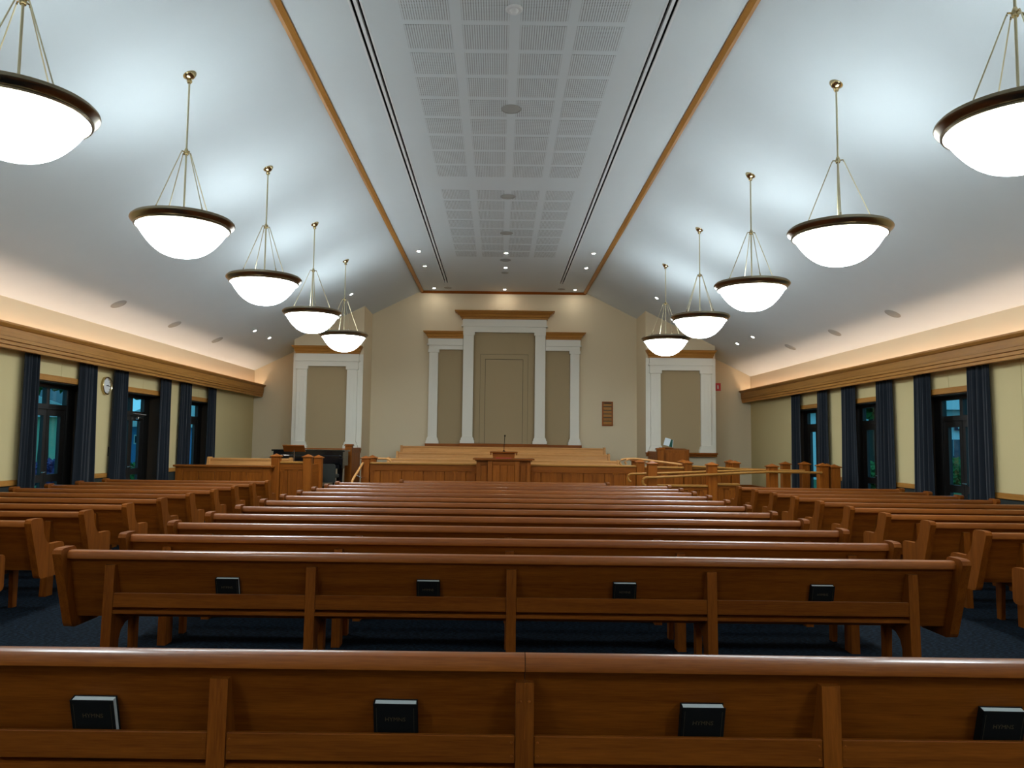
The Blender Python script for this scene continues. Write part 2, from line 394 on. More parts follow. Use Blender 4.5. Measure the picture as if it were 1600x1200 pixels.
for s in (-1, 1):
    for i, (a, b_) in enumerate(CUR[s]):
        op = 'glazed door with the silver closer' if (s < 0 and WN[i] == 'middle') else '%s window' % WN[i]
        o = obj('curtain', curtain_mesh(b_-a, i+10*s), None, None, (s*(WX-.088), (a+b_)/2, 0))
        tag(o, 'charcoal curtain on the %s side of the %s %s' % (POSN[i], 'left' if s < 0 else 'right', op), 'curtain', 'window curtains')

# ------------------------------------------------------------------ front wall joinery
def pilaster(name, parent, x0, x1, z0, z1, y, mat='white_paint'):
    """square pilaster: shaft with sunk panel, capital and stepped base; front face at y"""
    w = x1-x0
    p = B(name, mat, parent, (x0, x1, y, y+.12, z0+.20, z1-.09), bev=.004)
    B('shaft_panel', mat, p, (x0+.09, x0+.10, y-.008, y, z0+.45, z1-.30), (x1-.10, x1-.09, y-.008, y, z0+.45, z1-.30), (x0+.09, x1-.09, y-.008, y, z1-.31, z1-.30), (x0+.09, x1-.09, y-.008, y, z0+.45, z0+.46))
    B('capital', mat, p, (x0-.03, x1+.03, y-.03, y+.12, z1-.09, z1))
    def f(bm):
        prism(bm, [(x0-.06, z0), (x1+.06, z0), (x1+.06, z0+.09), (x1+.035, z0+.10), (x1+.035, z0+.14), (x1, z0+.20), (x0, z0+.20), (x0-.035, z0+.14), (x0-.035, z0+.10), (x0-.06, z0+.09)], 'y', y-.045, y+.12)
    obj('pilaster_base', mesh('pilaster_base', f), mat, p)
    return p
def crown(name, parent, x0, x1, z0, z1, y, depth, fl, fr, mat='trim_x'):
    """wooden crown moulding stepping forward and outward as it rises; fl/fr outward flare at each end"""
    prof = [(0, 0), (.10, .02), (.14, .22), (.30, .30), (.42, .55), (.75, .75), (.80, .86), (1, .88), (1, 1)]
    def f(bm):
        rings = []
        for d, h in prof:
            z = z0+h*(z1-z0); yy = y-d*depth
            rings.append([bm.verts.new(q) for q in ((x0-fl*d, yy, z), (x1+fr*d, yy, z), (x1+fr*d, YB, z), (x0-fl*d, YB, z))])
        for A, C in zip(rings[:-1], rings[1:]):
            for i in range(4): bm.faces.new((A[i], A[(i+1) % 4], C[(i+1) % 4], C[i]))
        bm.faces.new(rings[0][::-1]); bm.faces.new(rings[-1])
    return obj(name, mesh(name, f), mat, parent)
# central colonnade
ct = thing('reredos', 'white three-bay pilaster surround with wooden cornices on the middle of the front wall', 'wall panel', (CX, 0, 0))
yf = YB-.13
for a, b_, nm in ((-1.253, -.94, 1), (.94, 1.253, 2)): pilaster('pilaster', ct, a, b_, 1.60, 4.99, yf-.06)
for a, b_ in ((-2.295, -2.02), (2.02, 2.295)): pilaster('pilaster', ct, a, b_, 1.58, 4.45, yf)
B('entablature', 'white_paint', ct, (-1.265, 1.265, yf-.07, YB, 4.99, 5.16), (-1.315, 1.315, yf-.11, YB, 5.16, 5.20), (-1.28, 1.28, yf-.08, YB, 5.20, 5.385))
crown('cornice', ct, -1.29, 1.29, 5.385, 5.625, yf-.09, .24, .225, .225)
for s in (-1, 1):
    a, b_ = sorted((s*1.262, s*2.305)); a2, b2 = sorted((s*1.262, s*2.36)); a3, b3 = sorted((s*1.262, s*2.325))
    B('entablature', 'white_paint', ct, (a, b_, yf-.01, YB, 4.45, 4.58), (a2, b2, yf-.05, YB, 4.58, 4.62), (a3, b3, yf-.02, YB, 4.62, 4.785))
    crown('cornice', ct, a3, b3, 4.785, 5.0, yf-.03, .16, .15 if s < 0 else 0, .15 if s > 0 else 0)
    a, b_ = sorted((s*1.25, s*2.03)); B('backing_panel', 'taupe_fabric', ct, (a, b_, YB-.02, YB, 1.58, 4.47))
    a, b_ = sorted((s*1.30, s*2.37)); B('sill', 'stain_x', ct, (a, b_, YB-.22, YB, 1.49, 1.58), bev=.006)
B('sill', 'oak_x', ct, (-1.33, 1.33, YB-.28, YB, 1.46, 1.595), bev=.006)
B('backing_panel', 'taupe_fabric', ct, (-.95, -.735, YB-.03, YB, 1.6, 5.0), (.735, .95, YB-.03, YB, 1.6, 5.0), (-.735, .735, YB-.03, YB, 4.335, 5.0))
B('stepped_panel', 'taupe_fabric', ct, (-.728, -.582, YB-.022, YB, 1.6, 4.328), (.582, .728, YB-.022, YB, 1.6, 4.328), (-.582, .582, YB-.022, YB, 4.185, 4.328))
B('groove_shade', 'seam_dark', ct, (-.74, .74, YB-.006, YB, 1.6, 4.34))  # dark backing that paints the shadow lines in the panel gaps
B('stepped_panel', 'taupe_fabric', ct, (-.570, .570, YB-.014, YB, 1.6, 4.172))
# projecting wall blocks either side, with pilaster surrounds
YX = 22.07
for s, side in ((-1, 'left'), (1, 'right')):
    xa, xb = CX+s*4.07, CX+s*6.075
    x0, x1 = min(xa, xb), max(xa, xb)
    xm = (x0+x1)/2
    def f(bm):
        prism(bm, [(x0, 0), (x1, 0), (x1, zsl(x1)+.05), (x0, zsl(x0)+.05)], 'y', YX, YB)
    wb = tag(obj('wall_block_'+side, mesh('wall_block', f), 'wall_cream'), kind='structure')
    t = thing('pilaster_surround', 'white pilaster frame round a taupe panel with wooden cornice, %s of the middle one' % side, 'wall panel', (xm, 0, 0), group='side pilaster frames')
    yy = YX-.10
    B('white_backing', 'white_paint', t, (-1.003, 1.003, YX-.02, YX, 1.41, 4.12))
    for a, b_ in ((-.875, -.59), (.56, .855)): pilaster('pilaster', t, a, b_, 1.41, 3.76, yy)
    B('entablature', 'white_paint', t, (-.90, .88, yy-.01, YX, 3.76, 3.90), (-.935, .915, yy-.04, YX, 3.90, 3.935), (-.91, .89, yy-.02, YX, 3.935, 4.115))
    prof = [(0, 0), (.10, .02), (.14, .22), (.30, .30), (.42, .55), (.75, .75), (.80, .86), (1, .88), (1, 1)]
    def f(bm):
        rings = []
        for d, h in prof:
            z = 4.115+h*.22; q = .10*d
            rings.append([bm.verts.new(v) for v in ((-.915-q, yy-.02-.14*d, z), (.895+q, yy-.02-.14*d, z), (.895+q, YX, z), (-.915-q, YX, z))])
        for A, C in zip(rings[:-1], rings[1:]):
            for i in range(4): bm.faces.new((A[i], A[(i+1) % 4], C[(i+1) % 4], C[i]))
        bm.faces.new(rings[0][::-1]); bm.faces.new(rings[-1])
    obj('cornice', mesh('cornice', f), 'trim_x', t)
    B('backing_panel', 'taupe_fabric', t, (-.60, .575, YX-.035, YX-.01, 1.41, 3.78))
    B('sill', 'oak_x', t, (-1.015, 1.015, YX-.17, YX, 1.36, 1.41), (-1.005, 1.005, YX-.12, YX, 1.30, 1.36), bev=.004)

# ------------------------------------------------------------------ pendant bowl lamps
def make_lamp():
    t = thing('pendant_lamp', '', 'lamp', group='bowl pendant lamps')
    zr, zh = 4.00, 4.83                                   # rim and hub heights
    def f(bm):
        lathe(bm, [(.478, -.030), (.488, -.046), (.502, -.044), (.508, -.030), (.500, -.020), (.515, -.012), (.530, .004), (.543, .012), (.550, .026), (.545, .042), (.530, .048), (.526, .060), (.512, .064), (.50, .05)], 64, (0, 0, zr), close=True)
    obj('rim', mesh('rim', f, True), 'bronze', t)
    def f(bm):
        pr = [(.482*(1-i/18), -.028-.335*(1-(1-i/18)**2.6)) for i in range(19)]
        lathe(bm, pr, 48, (0, 0, zr))
    obj('bowl', mesh('bowl', f, True), 'bowl_glow', t)
    obj('tube_tray', mesh('tube_tray', lambda bm: lathe(bm, [(.0, 0), (.36, 0), (.36, -.01), (0, -.01)], 40, (0, 0, zr-.10))), 'tube_glow', t)
    def f(bm):
        lathe(bm, [(.475, -.032), (.44, -.075), (.40, -.105), (.36, -.13), (0, -.15)], 40, (0, 0, zr))
    obj('glow_blocker', mesh('glow_blocker', f, True), 'plaster_white', t)  # added shell inside the bowl, keeps its inner glow off the ceiling
    obj('hub', mesh('hub', lambda bm: (lathe(bm, [(0, -.03), (.022, -.03), (.03, -.012), (.022, .02), (.012, .045), (0, .045)], 16, (0, 0, zh)),
        [tube(bm, [(0, 0, zh), (.055*math.cos(a), .055*math.sin(a), zh), (.06*math.cos(a), .06*math.sin(a), zh-.02)], .007, 6) for a in ANG]), True), 'brass', t)
    for a in ANG:
        rd = obj('support_rod', mesh('support_rod', lambda bm: tube(bm, [(.06*math.cos(a), .06*math.sin(a), zh-.01), (.405*math.cos(a), .405*math.sin(a), zr-.05)], .0055, 6)), 'brass_rod', t)
        obj('turnbuckle', mesh('turnbuckle', lambda bm: tube(bm, [(.330*math.cos(a), .330*math.sin(a), zr+.142), (.383*math.cos(a), .383*math.sin(a), zr+.0)], [.008, .010], 8)), 'brass', rd)
    zt = 5.712
    obj('stem', mesh('stem', lambda bm: tube(bm, [(0, 0, zr+.03), (0, 0, zt-.03)], .0105, 10), True), 'brass_rod', t)
    cn = obj('canopy', mesh('canopy', lambda bm: lathe(bm, [(0, -.055), (.03, -.05), (.055, -.03), (.075, -.012), (.078, 0), (0, 0)], 24), True), 'brass', t)
    cn.location = (0, 0, zt)
    obj('swivel', mesh('swivel', lambda bm: lathe(bm, [(0, -.032), (.022, -.024), (.032, 0), (.022, .024), (0, .032)], 14, (0, 0, zt-.06)), True), 'brass', t)
    return t, cn
ANG = [math.radians(a) for a in (0, 90, 180, 270)]
LY = [5.43+2.965*i for i in range(5)] + [-.5]
for s, side in ((-1, 'left'), (1, 'right')):
    lp, cn = make_lamp()
    X = -3.635 if s < 0 else 3.66
    cn.location.z = zsl(X); cn.rotation_euler = (0, s*math.atan(SL), 0)
    for i, y in enumerate(LY):
        lab = 'brass-rimmed glowing bowl pendant lamp in the %s row, %s' % (side, ['nearest and cut by the picture edge', 'second nearest', 'middle of the five', 'second from the front wall', 'closest to the front wall', 'behind the camera'][i])
        ROT = {-1: (74, 56, 45, 22, 32, 20), 1: (-5, -21, 2, 30, 13, 20)}[s][i]
        if i == 0: q = lp; q.location = (X, y, 0); q['label'] = lab
        else: q = dup(lp, (X, y, 0), label=lab)
        for ch in q.children:                             # each fixture hangs turned a little differently
            if not ch.name.startswith('canopy'): ch.rotation_euler.z = math.radians(ROT)

# ------------------------------------------------------------------ ceiling fittings
def disc(r, h=.014): return mesh('disc', lambda bm: lathe(bm, [(0, -h), (r*.86, -h), (r, -h*.35), (r, 0), (0, 0)], 28), True)
SP = disc(.125); RING = mesh('ring', lambda bm: lathe(bm, [(.034, -.002), (.042, -.010), (.052, -.007), (.055, 0), (.034, 0)], 24, close=True), True)
LENS = mesh('lens', lambda bm: lathe(bm, [(0, .004), (.034, .004), (.034, .0), (0, .0)], 20))
def speaker(loc, rot, label, group):
    t = thing('ceiling_speaker', label, 'speaker', loc, rot, group)
    obj('grille', SP, 'speaker_grey', t)
    obj('rim', mesh('rim', lambda bm: lathe(bm, [(.125, -.012), (.14, -.006), (.142, 0), (.125, 0)], 28, close=True), True), 'speaker_grey', t)
def downlight(loc, rot, label, group):
    t = thing('downlight', label, 'light', loc, rot, group)
    obj('trim_ring', RING, 'white_paint', t); obj('lens', LENS, 'spot_glow', t, (0, 0, -.009))
for i, y in enumerate((10.41, 14.24, 16.78, 19.31)):
    speaker((.02, y, ZC-.005), (0, 0, 0), 'round grey ceiling speaker on the middle line of the flat ceiling, %s from the camera' % ORD[i], 'speakers on the flat ceiling')
for s, side in ((-1, 'left'), (1, 'right')):
    rot = (0, s*math.atan(SL), 0)
    for i, y in enumerate((13.77, 16.18, 18.66)):
        speaker((s*7.0, y, zsl(7.0)), rot, 'oval-looking grey speaker low on the %s ceiling slope, %s from the camera' % (side, ORD[i]), 'speakers on the slopes')
    for i, (x, y) in enumerate(((6.32, 19.36), (6.33, 20.65))):
        downlight((s*x, y, zsl(x)), rot, 'small downlight low on the %s ceiling slope, %s of the two from the camera' % (side, ORD[i]), 'slope downlights')
    downlight((s*4.06, 20.2, zsl(4.06)), rot, 'small downlight on the %s ceiling slope behind the farthest bowl lamp' % side, 'slope downlights')
    for i, y in enumerate((18.51, 20.1, 23.03)):
        downlight((s*2.14+.03, y, ZC), (0, 0, 0), 'small downlight beside the %s wooden ceiling trim, %s from the camera' % (side, ORD[i]), 'flat ceiling downlights')
    t = thing('ceiling_grille', 'small round grey grille by the front end of the %s air slot' % side, 'vent', (s*1.715+.03, 22.95, ZC), group='small ceiling grilles')
    obj('grille_plate', disc(.115), 'speaker_grey', t)
for i, y in enumerate((18.58, 20.17, 23.08)):
    downlight((.033, y, ZC-(.005 if y < 19 else 0)), (0, 0, 0), 'small downlight on the middle line of the flat ceiling, %s from the camera' % ORD[i], 'flat ceiling downlights')
t = thing('smoke_detector', 'pale round smoke detector on the ceiling between the nearest perforated panels', 'detector', (.01, 7.93, ZC))
obj('base', disc(.095, .02), 'plaster_white', t); obj('sensor', mesh('sensor', lambda bm: lathe(bm, [(0, -.06), (.03, -.055), (.05, -.02), (0, -.02)], 20), True), 'plaster_white', t)
t = thing('ceiling_grille', 'small grey grille on the flat ceiling\'s middle line between the last two downlights', 'vent', (.02, 20.79, ZC), group='small ceiling grilles')
obj('grille_plate', disc(.10), 'speaker_grey', t)

# ------------------------------------------------------------------ pews
END = [(-.118, .845), (-.108, .872), (-.08, .882), (.045, .882), (.066, .872), (.078, .85), (.098, .745), (.125, .69), (.165, .645), (.205, .624), (.415, .622), (.44, .608), (.447, .585),
       (.447, .355), (.437, .328), (.41, .315), (.10, .318), (.07, .328), (.055, .35)]
SUP = [(-.030, .765), (.012, .765), (.125, .395), (.40, .395), (.40, .372), (.16, .34), (.10, .30), (.075, .24), (.07, 0), (-.055, 0)]
LEG = [(.31, .375), (.40, .385), (.395, 0), (.33, 0)]
CAP = [(-.040, .806), (.030, .806), (.036, .835), (.030, .852), (.012, .861), (-.018, .861), (-.034, .855), (-.043, .838)]
def make_pew(H, sups, rack=True, seam=False, mat='pew', name='pew'):
    t = thing(name, '', 'pew')
    e = mesh('end_panel', lambda bm: prism(bm, END, 'x', -.03, .03))
    for s in (-1, 1): obj('end_panel', e, mat+'_z', t, (s*(H-.03), 0, 0))
    spans = [(-H+.06, -.0012), (.0012, H-.06)] if seam else [(-H+.06, H-.06)]
    for a, b_ in spans:
        obj('back_panel', mesh('back_panel', lambda bm: prism(bm, [(-.012, .825), (.013, .825), (.142, .39), (.117, .39)], 'x', a, b_)), mat+'_x', t)
        obj('cap_rail', mesh('cap_rail', lambda bm: prism(bm, CAP, 'x', a, b_), True), ('cap' if mat == 'pew' else mat)+'_x', t)
    obj('seat', mesh('seat', lambda bm: prism(bm, [(.12, .396), (.12, .425), (.42, .45), (.445, .44), (.445, .40), (.42, .396)], 'x', -H+.06, H-.06)), mat+'_x', t)
    sm = mesh('support', lambda bm: prism(bm, SUP, 'x', -.033, .033))
    lg = mesh('front_leg', lambda bm: prism(bm, LEG, 'x', -.02, .02))
    for x in sups: obj('support', sm, mat+'_z', t, (x, 0, 0)); obj('front_leg', lg, mat+'_z', t, (x, 0, 0))
    if rack:
        for a, b_ in zip(sups[:-1], sups[1:]):
            r_ = obj('rack_rail', mesh('rack_rail', lambda bm: box(bm, a+.034, b_-.034, -.034, -.014, .481, .578, bev=.003)), mat+'_x', t)
            obj('rack_shelf', mesh('rack_shelf', lambda bm: box(bm, a+.034, b_-.034, -.034, .085, .440, .462)), mat+'_x', r_)
    return t
CS = [-2.75, -1.373, 0, 1.373, 2.75]
YP = [5.38+.9*i for i in range(11)]
pc = make_pew(3.10, CS); pc['group'] = 'centre pews'
for i, y in enumerate(reversed(YP)):
    lab = 'long oak pew in the centre block, %s row back from the short front pew' % ORD[i]
    if i == 10: lab = 'long oak centre pew with four hymn books in its rack, second nearest to the camera'
    if i == 0: pc.location = (0, y, 0); pc['label'] = lab
    else: dup(pc, (0, y, 0), label=lab)
p1 = make_pew(3.10, [-2.232, -1.112, 0, 1.112, 2.232], seam=True)
p1.location = (.007, 2.90, 0); p1['label'] = 'nearest oak pew across the bottom of the picture, jointed in the middle'; p1['group'] = 'centre pews'
SCREW = mesh('screw', lambda bm: lathe(bm, [(0, .003), (.0045, .002), (.005, 0), (0, 0)], 8))
SCREW.materials.append(MATS['stain_z'])
for x in (-1.112, 0, 1.112):
    for sg in (-1, 1):
        for z in (.507, .555): obj('screw', SCREW, None, p1, (x+sg*.047, -.034, z), (math.pi/2, 0, 0))
for x in (-.016, .016):
    for z in (.70, .47): obj('screw', SCREW, None, p1, (x, -.036, z), (math.pi/2, 0, 0))
B('seam', 'stain_z', p1, (-.0012, .0012, -.0365, -.03, .3, .765))
ps = make_pew(2.06, [-1.8, -.6, .6, 1.8]); ps.location = (.03, 15.28, 0); ps['label'] = 'short oak pew in front of the pulpit, foremost of the centre block'; ps['group'] = 'centre pews'
pl = make_pew(1.53, [-1.11, 0, 1.11]); pl['group'] = 'side pews'
first = True
for s, side in ((-1, 'left'), (1, 'right')):
    for i, y in enumerate(reversed(YP[1:])):
        lab = 'oak pew of the %s block by the windows, %s row from the front' % (side, ORD[i])
        if i == 9: lab = 'oak pew of the %s block cut by the picture edge, nearest to the camera' % side
        if first: pl.location = (s*5.866, y, 0); pl['label'] = lab; first = False
        else: dup(pl, (s*5.866, y, 0), label=lab)

# hymn books in the two nearest racks
def make_book():
    t = thing('hymn_book', '', 'book', group='hymn books in the pew racks')
    W, Hh, T = .160, .232, .034
    def f(bm):
        box(bm, -W/2, W/2, -T, -T+.004, 0, Hh, bev=.001); box(bm, -W/2, W/2, -.004, 0, 0, Hh, bev=.001); box(bm, -W/2, -W/2+.005, -T, 0, 0, Hh, bev=.0015)
    obj('cover', mesh('cover', f), 'book_black', t)
    B('pages', 'page_white', t, (-W/2+.004, W/2-.005, -T+.004, -.004, .004, Hh-.004))
    obj('title', text_mesh('title', 'HYMNS', .023), 'gold_print', t, (0, -T-.0004, Hh*.70), (math.pi/2, 0, 0))
    B('border_line', 'gold_print', t, (-W/2+.011, -W/2+.012, -T-.0003, -T, .01, Hh-.015), (W/2-.012, W/2-.011, -T-.0003, -T, .01, Hh-.015))
    return t
TILT = math.atan(.129/.435)
bk = make_book(); nb = 0
PL4 = ['leftmost of four', 'second from left', 'third from left', 'rightmost of four']
for y0, xs, where in ((2.90, (-1.575, -.465, .662, 1.766), 'nearest pew'), (5.38, (-1.956, -.572, .784, 2.144), 'second nearest pew')):
    for i, x in enumerate(xs):
        lab = 'black hymn book in the rack of the %s, %s' % (where, PL4[i])
        loc = (x, y0+.088, .4635); rot = (TILT, 0, random.uniform(-.02, .02))
        if nb == 0: bk.location = loc; bk.rotation_euler = rot; bk['label'] = lab
        else: dup(bk, loc, rot, lab)
        nb += 1

# ------------------------------------------------------------------ rostrum floor
ZR = .33
tag(B('floor_rostrum', 'carpet', None, (-7.6, -4.30, 17.15, YB, 0, ZR), (-4.30, 4.30, 18.0, YB, 0, ZR), (4.30, 7.6, 17.9, YB, 0, ZR)), kind='structure')
tag(B('floor_tier', 'carpet', None, (-3.9, 3.9, 21.15, YB, ZR, .47), (-3.9, 3.9, 22.15, YB, .47, .64)), kind='structure')
st = thing('rostrum_steps', 'carpeted steps up to the rostrum beside the black piano', 'steps', (-3.70, 17.4, 0))
B('tread', 'carpet', st, (-.42, .42, -.2, .6, 0, .165)); B('tread', 'carpet', st, (-.42, .42, .15, .6, .165, .325))
B('nosing', 'chrome', st, (-.42, .42, -.21, -.19, .15, .168))
tag(B('baseboard_right', 'stain_y', None, (7.55, 7.6, 18.2, YB, ZR, ZR+.12)), kind='structure')
tag(B('baseboard_front', 'stain_x', None, (6.13, 7.55, YB-.03, YB, ZR, ZR+.12)), kind='structure')

def post(parent, x, y, z1, z0=0, w=.18, mat='oak_z', flat=False):
    p = obj('post', mesh('post', lambda bm: (box(bm, -w/2, w/2, -w/2, w/2, z0, z1-.075, bev=.008))), mat, parent, (x, y, 0))
    h = w/2+.024
    def f(bm):
        box(bm, -h, h, -h, h, z1-.075, z1-.05, bev=.006)
        if not flat:
            q = h*.86; v = [bm.verts.new(a) for a in ((-q, -q, z1-.05), (q, -q, z1-.05), (q, q, z1-.05), (-q, q, z1-.05))]; tp = bm.verts.new((0, 0, z1))
            for i in range(4): bm.faces.new((v[i], v[(i+1) % 4], tp))
        else: box(bm, -h*.9, h*.9, -h*.9, h*.9, z1-.05, z1-.03, bev=.006)
    obj('post_cap', mesh('post_cap', f), 'oak_x', p)
    return p
def plank_wall(parent, x0, x1, y, z0, zrail, zcap, pw=.245, mat='oak', capd=.16, cm=None):
    """panelled low wall facing -y: boards one by one, stile heads, rail and cap"""
    n = max(1, round((x1-x0)/pw)); w = (x1-x0)/n
    bd = mesh('board', lambda bm: box(bm, -w/2+.006, w/2-.006, 0, .03, z0, zrail, bev=.006))
    for i in range(n): obj('board', bd, mat+'_z', parent, (x0+w*(i+.5), y, 0))
    B('backing', 'stain_x', parent, (x0, x1, y+.025, y+.09, z0, zcap-.03))
    r_ = B('rail', mat+'_x', parent, (x0, x1, y-.022, y+.025, zrail-.01, zcap-.045), bev=.004)
    B('bead', 'stain_x', r_, (x0, x1, y-.03, y-.02, zrail+.028, zrail+.043))
    for i in range(0, n+1, 2):
        xc = min(max(x0+w*i, x0+.05), x1-.05)
        hd = B('stile_head', mat+'_z', parent, (xc-.06, xc+.06, y-.020, y+.0, zrail-.05, zrail), (xc-.03, xc+.03, y-.020, y+.0, z0, zrail-.05))
    B('cap', (cm or 'trim')+'_x', parent, (x0, x1, y-.055, y-.055+capd, zcap-.045, zcap), bev=.010)

# rostrum bar, pulpit
rb = thing('rostrum_bar', 'long panelled wooden bar across the front of the choir seats, either side of the pulpit', 'railing', (0, 17.9, 0))
plank_wall(rb, -3.07, -.598, 0, 0, .965, 1.145); plank_wall(rb, .646, 3.10, 0, 0, .965, 1.145)
post(rb, -3.163, 0, 1.294); post(rb, -3.10, .55, 1.30); post(rb, 3.183, 0, 1.285); post(rb, 2.95+.24, .62, 1.30)
obj('handrail', mesh('handrail', lambda bm: tube(bm, [(-3.0, .58, 1.215), (-2.78, .58, 1.215), (-2.70, .58, 1.19), (-2.66, .58, 1.14), (-2.65, .58, 1.09)], .026, 10), True), 'honey_x', rb)
obj('handrail', mesh('handrail', lambda bm: tube(bm, [(-3.19, .08, 1.21), (-3.25, -.25, 1.02), (-3.31, -.62, .82), (-3.33, -.74, .74), (-3.32, -.78, .66)], .028, 10), True), 'honey_y', rb)
obj('rail_bracket', mesh('rail_bracket', lambda bm: tube(bm, [(-3.28, -.5, .86), (-3.19, -.45, .80), (-3.17, -.10, .79)], .011, 8), True), 'chrome', rb)
t = thing('pulpit', 'wooden pulpit with panelled front, wide ledge and raised sloping reading desk', 'pulpit', (.024, 17.7, 0))
B('body', 'stain_z', t, (-.62, .62, 0, .55, 0, 1.215), (-.36, .36, -.06, 0, 0, 1.215))
for a, b_ in ((-.36, -.255), (.255, .36), (-.62, -.53), (.53, .62)):
    yq = -.085 if abs(a+b_) < .9 else -.025
    B('stile', 'stain_z', t, (a, b_, yq, yq+.03, 0, 1.215), bev=.004)
for a in (-.245, -.08, .085):
    B('board', 'oak_z', t, (a, a+.158, -.072, -.055, 0, 1.12), bev=.004)
B('rail', 'oak_x', t, (-.25, .25, -.082, -.05, 1.125, 1.20), bev=.004)
for a in (-.50, .38): B('board', 'oak_z', t, (a, a+.12, -.012, .005, 0, 1.11), bev=.003); B('rail', 'stain_x', t, (a-.03, a+.15, -.02, .005, 1.115, 1.20), bev=.003)
def f(bm): prism(bm, [(-.70, 1.238), (-.705, 1.262), (-.695, 1.272), (.695, 1.272), (.705, 1.262), (.70, 1.238)], 'y', -.13, .60)
obj('ledge', mesh('ledge', f), 'stain_x', t)
B('ledge_mould', 'stain_x', t, (-.655, .655, -.105, .57, 1.213, 1.24), bev=.008)
def f(bm): prism(bm, [(-.245, 1.272), (-.26, 1.395), (.26, 1.395), (.245, 1.272)], 'y', .06, .40)
d = obj('reading_desk', mesh('reading_desk', f), 'oak_x', t)
B('desk_top', 'oak_x', d, (-.318, .318, .0, .46, 1.395, 1.428), bev=.008)
for s in (-1, 1): B('desk_bracket', 'stain_z', d, (s*.285, s*.31, .03, .40, 1.345, 1.395))
B('desk_plinth', 'sign_red', d, (-.18, .18, .045, .06, 1.272, 1.287))
t = thing('microphone', 'thin black gooseneck microphone standing on the pulpit desk', 'microphone', (.028, 17.86, 1.428))
obj('base', mesh('base', lambda bm: lathe(bm, [(0, .03), (.012, .03), (.03, .008), (.032, 0), (0, 0)], 16), True), 'black_matte', t)
obj('gooseneck', mesh('gooseneck', lambda bm: tube(bm, [(0, 0, .02), (.006, 0, .15), (.012, .0, .26), (.018, 0, .345)], .0065, 8), True), 'black_matte', t)
obj('capsule', mesh('capsule', lambda bm: lathe(bm, [(0, -.022), (.012, -.02), (.017, 0), (.012, .02), (0, .024)], 12, (.02, 0, .362)), True), 'black_matte', t)

# choir seats facing the congregation
pq = make_pew(3.05, [-2.7, -.9, .9, 2.7], rack=False, mat='honey', name='choir_pew'); pq['group'] = 'choir seats'
for i, (y, z) in enumerate(((20.35, ZR-.02), (22.10, .47), (23.0, .64))):
    lab = 'pale wooden choir seat facing forward, %s of the three rows' % ['lowest front', 'middle', 'highest back'][i]
    if i == 0: pq.location = (.035, y, z+.02); pq.rotation_euler = (0, 0, math.pi); pq['label'] = lab
    else: dup(pq, (.035, y, z), (0, 0, math.pi), lab)

# low walls with tall posts running back to the side blocks
for s, side in ((-1, 'left'), (1, 'right')):
    t = thing('side_partition', 'panelled low wooden wall with tall square post before the %s pilaster frame' % side, 'partition', (s*4.12+CX*1.5, 20.7, 0), group='side partitions')
    post(t, s*.05, 0, 1.57, ZR, .185, 'oak_z', True)
    B('core', 'stain_y', t, (s*.0, s*.05, .09, 1.34, ZR, 1.40))
    for j in range(4):
        B('board', 'oak_z', t, (s*-.014, s*.005, .10+j*.31, .10+j*.31+.295, ZR, 1.30), bev=.003)
    B('cap', 'oak_y', t, (s*-.03, s*.08, .09, 1.34, 1.40, 1.44), bev=.006); B('rail', 'stain_y', t, (s*-.022, s*.0, .09, 1.34, 1.30, 1.40))

# ------------------------------------------------------------------ left side: table front, bench, screen, music stand, piano
t = thing('sacrament_table', 'dark-topped panelled wooden table front at left, behind the farthest left pew', 'table', (-6.0, 16.6, 0))
B('top', 'stain_x', t, (-1.06, 1.045, -.06, .24, 1.035, 1.075), bev=.006)
B('body', 'stain_x', t, (-1.0, .98, .03, .22, 0, 1.035))
for a, b_ in ((-1.02, -.86), (.84, 1.0)): B('stile', 'oak_z', t, (a, b_, -.01, .04, 0, 1.035), bev=.004)
B('rail', 'stain_x', t, (-.86, .84, -.005, .035, .945, 1.035))
for j in range(5): B('board', 'oak_z', t, (-.86+.34*j+.003, -.86+.34*(j+1)-.003, .005, .03, .1, .945), bev=.004)
t = thing('screen_panel', 'narrow wooden screen between square posts, left of the black piano', 'partition', (-4.6, 16.95, 0))
post(t, -.365, 0, 1.335); post(t, .33, 0, 1.33); post(t, .36, .85, 1.30)
plank_wall(t, -.28, .245, .0, 0, .995, 1.165, .175)
B('side_board', 'oak_y', t, (.32, .39, .1, .76, 0, 1.10), bev=.004)
bn = make_pew(1.0, [-.8, .8], rack=False, mat='honey', name='bench'); bn.location = (-6.02, 18.45, ZR); bn.rotation_euler = (0, 0, math.pi); bn['label'] = 'pale wooden bench behind the left table front'; bn['category'] = 'bench'
t = thing('music_stand', 'wooden music stand with tilted desk, between bench and black piano', 'music stand', (-4.86, 18.0, ZR))
obj('desk', mesh('desk', lambda bm: prism(bm, [(.06, 1.045), (.045, 1.035), (-.095, 1.175), (-.08, 1.19)], 'x', -.25, .25)), 'stain_x', t)
B('desk_lip', 'stain_x', t, (-.25, .25, .06, .095, 1.03, 1.055), bev=.003)
obj('pole', mesh('pole', lambda bm: tube(bm, [(0, .03, .75), (0, .0, 1.08)], .012, 10), True), 'chrome', t)
B('column', 'honey_z', t, (-.035, .035, -.005, .065, .03, .80), bev=.006); B('foot', 'oak_x', t, (-.2, .2, -.17, .23, 0, .03), bev=.006)
t = thing('piano', 'black grand piano with closed lid standing before the left pilaster frame', 'piano', (-4.925, 19.6, ZR)); t.scale = (1.16, 1, 1)
def f(bm): prism(bm, [(-.76, 0), (.76, 0), (.76, .70), (.66, .95), (.45, 1.10), (.25, 1.28), (.0, 1.45), (-.35, 1.5), (-.62, 1.38), (-.76, 1.1)], 'z', .66, 1.02)
obj('case', mesh('case', f), 'black_gloss', t)
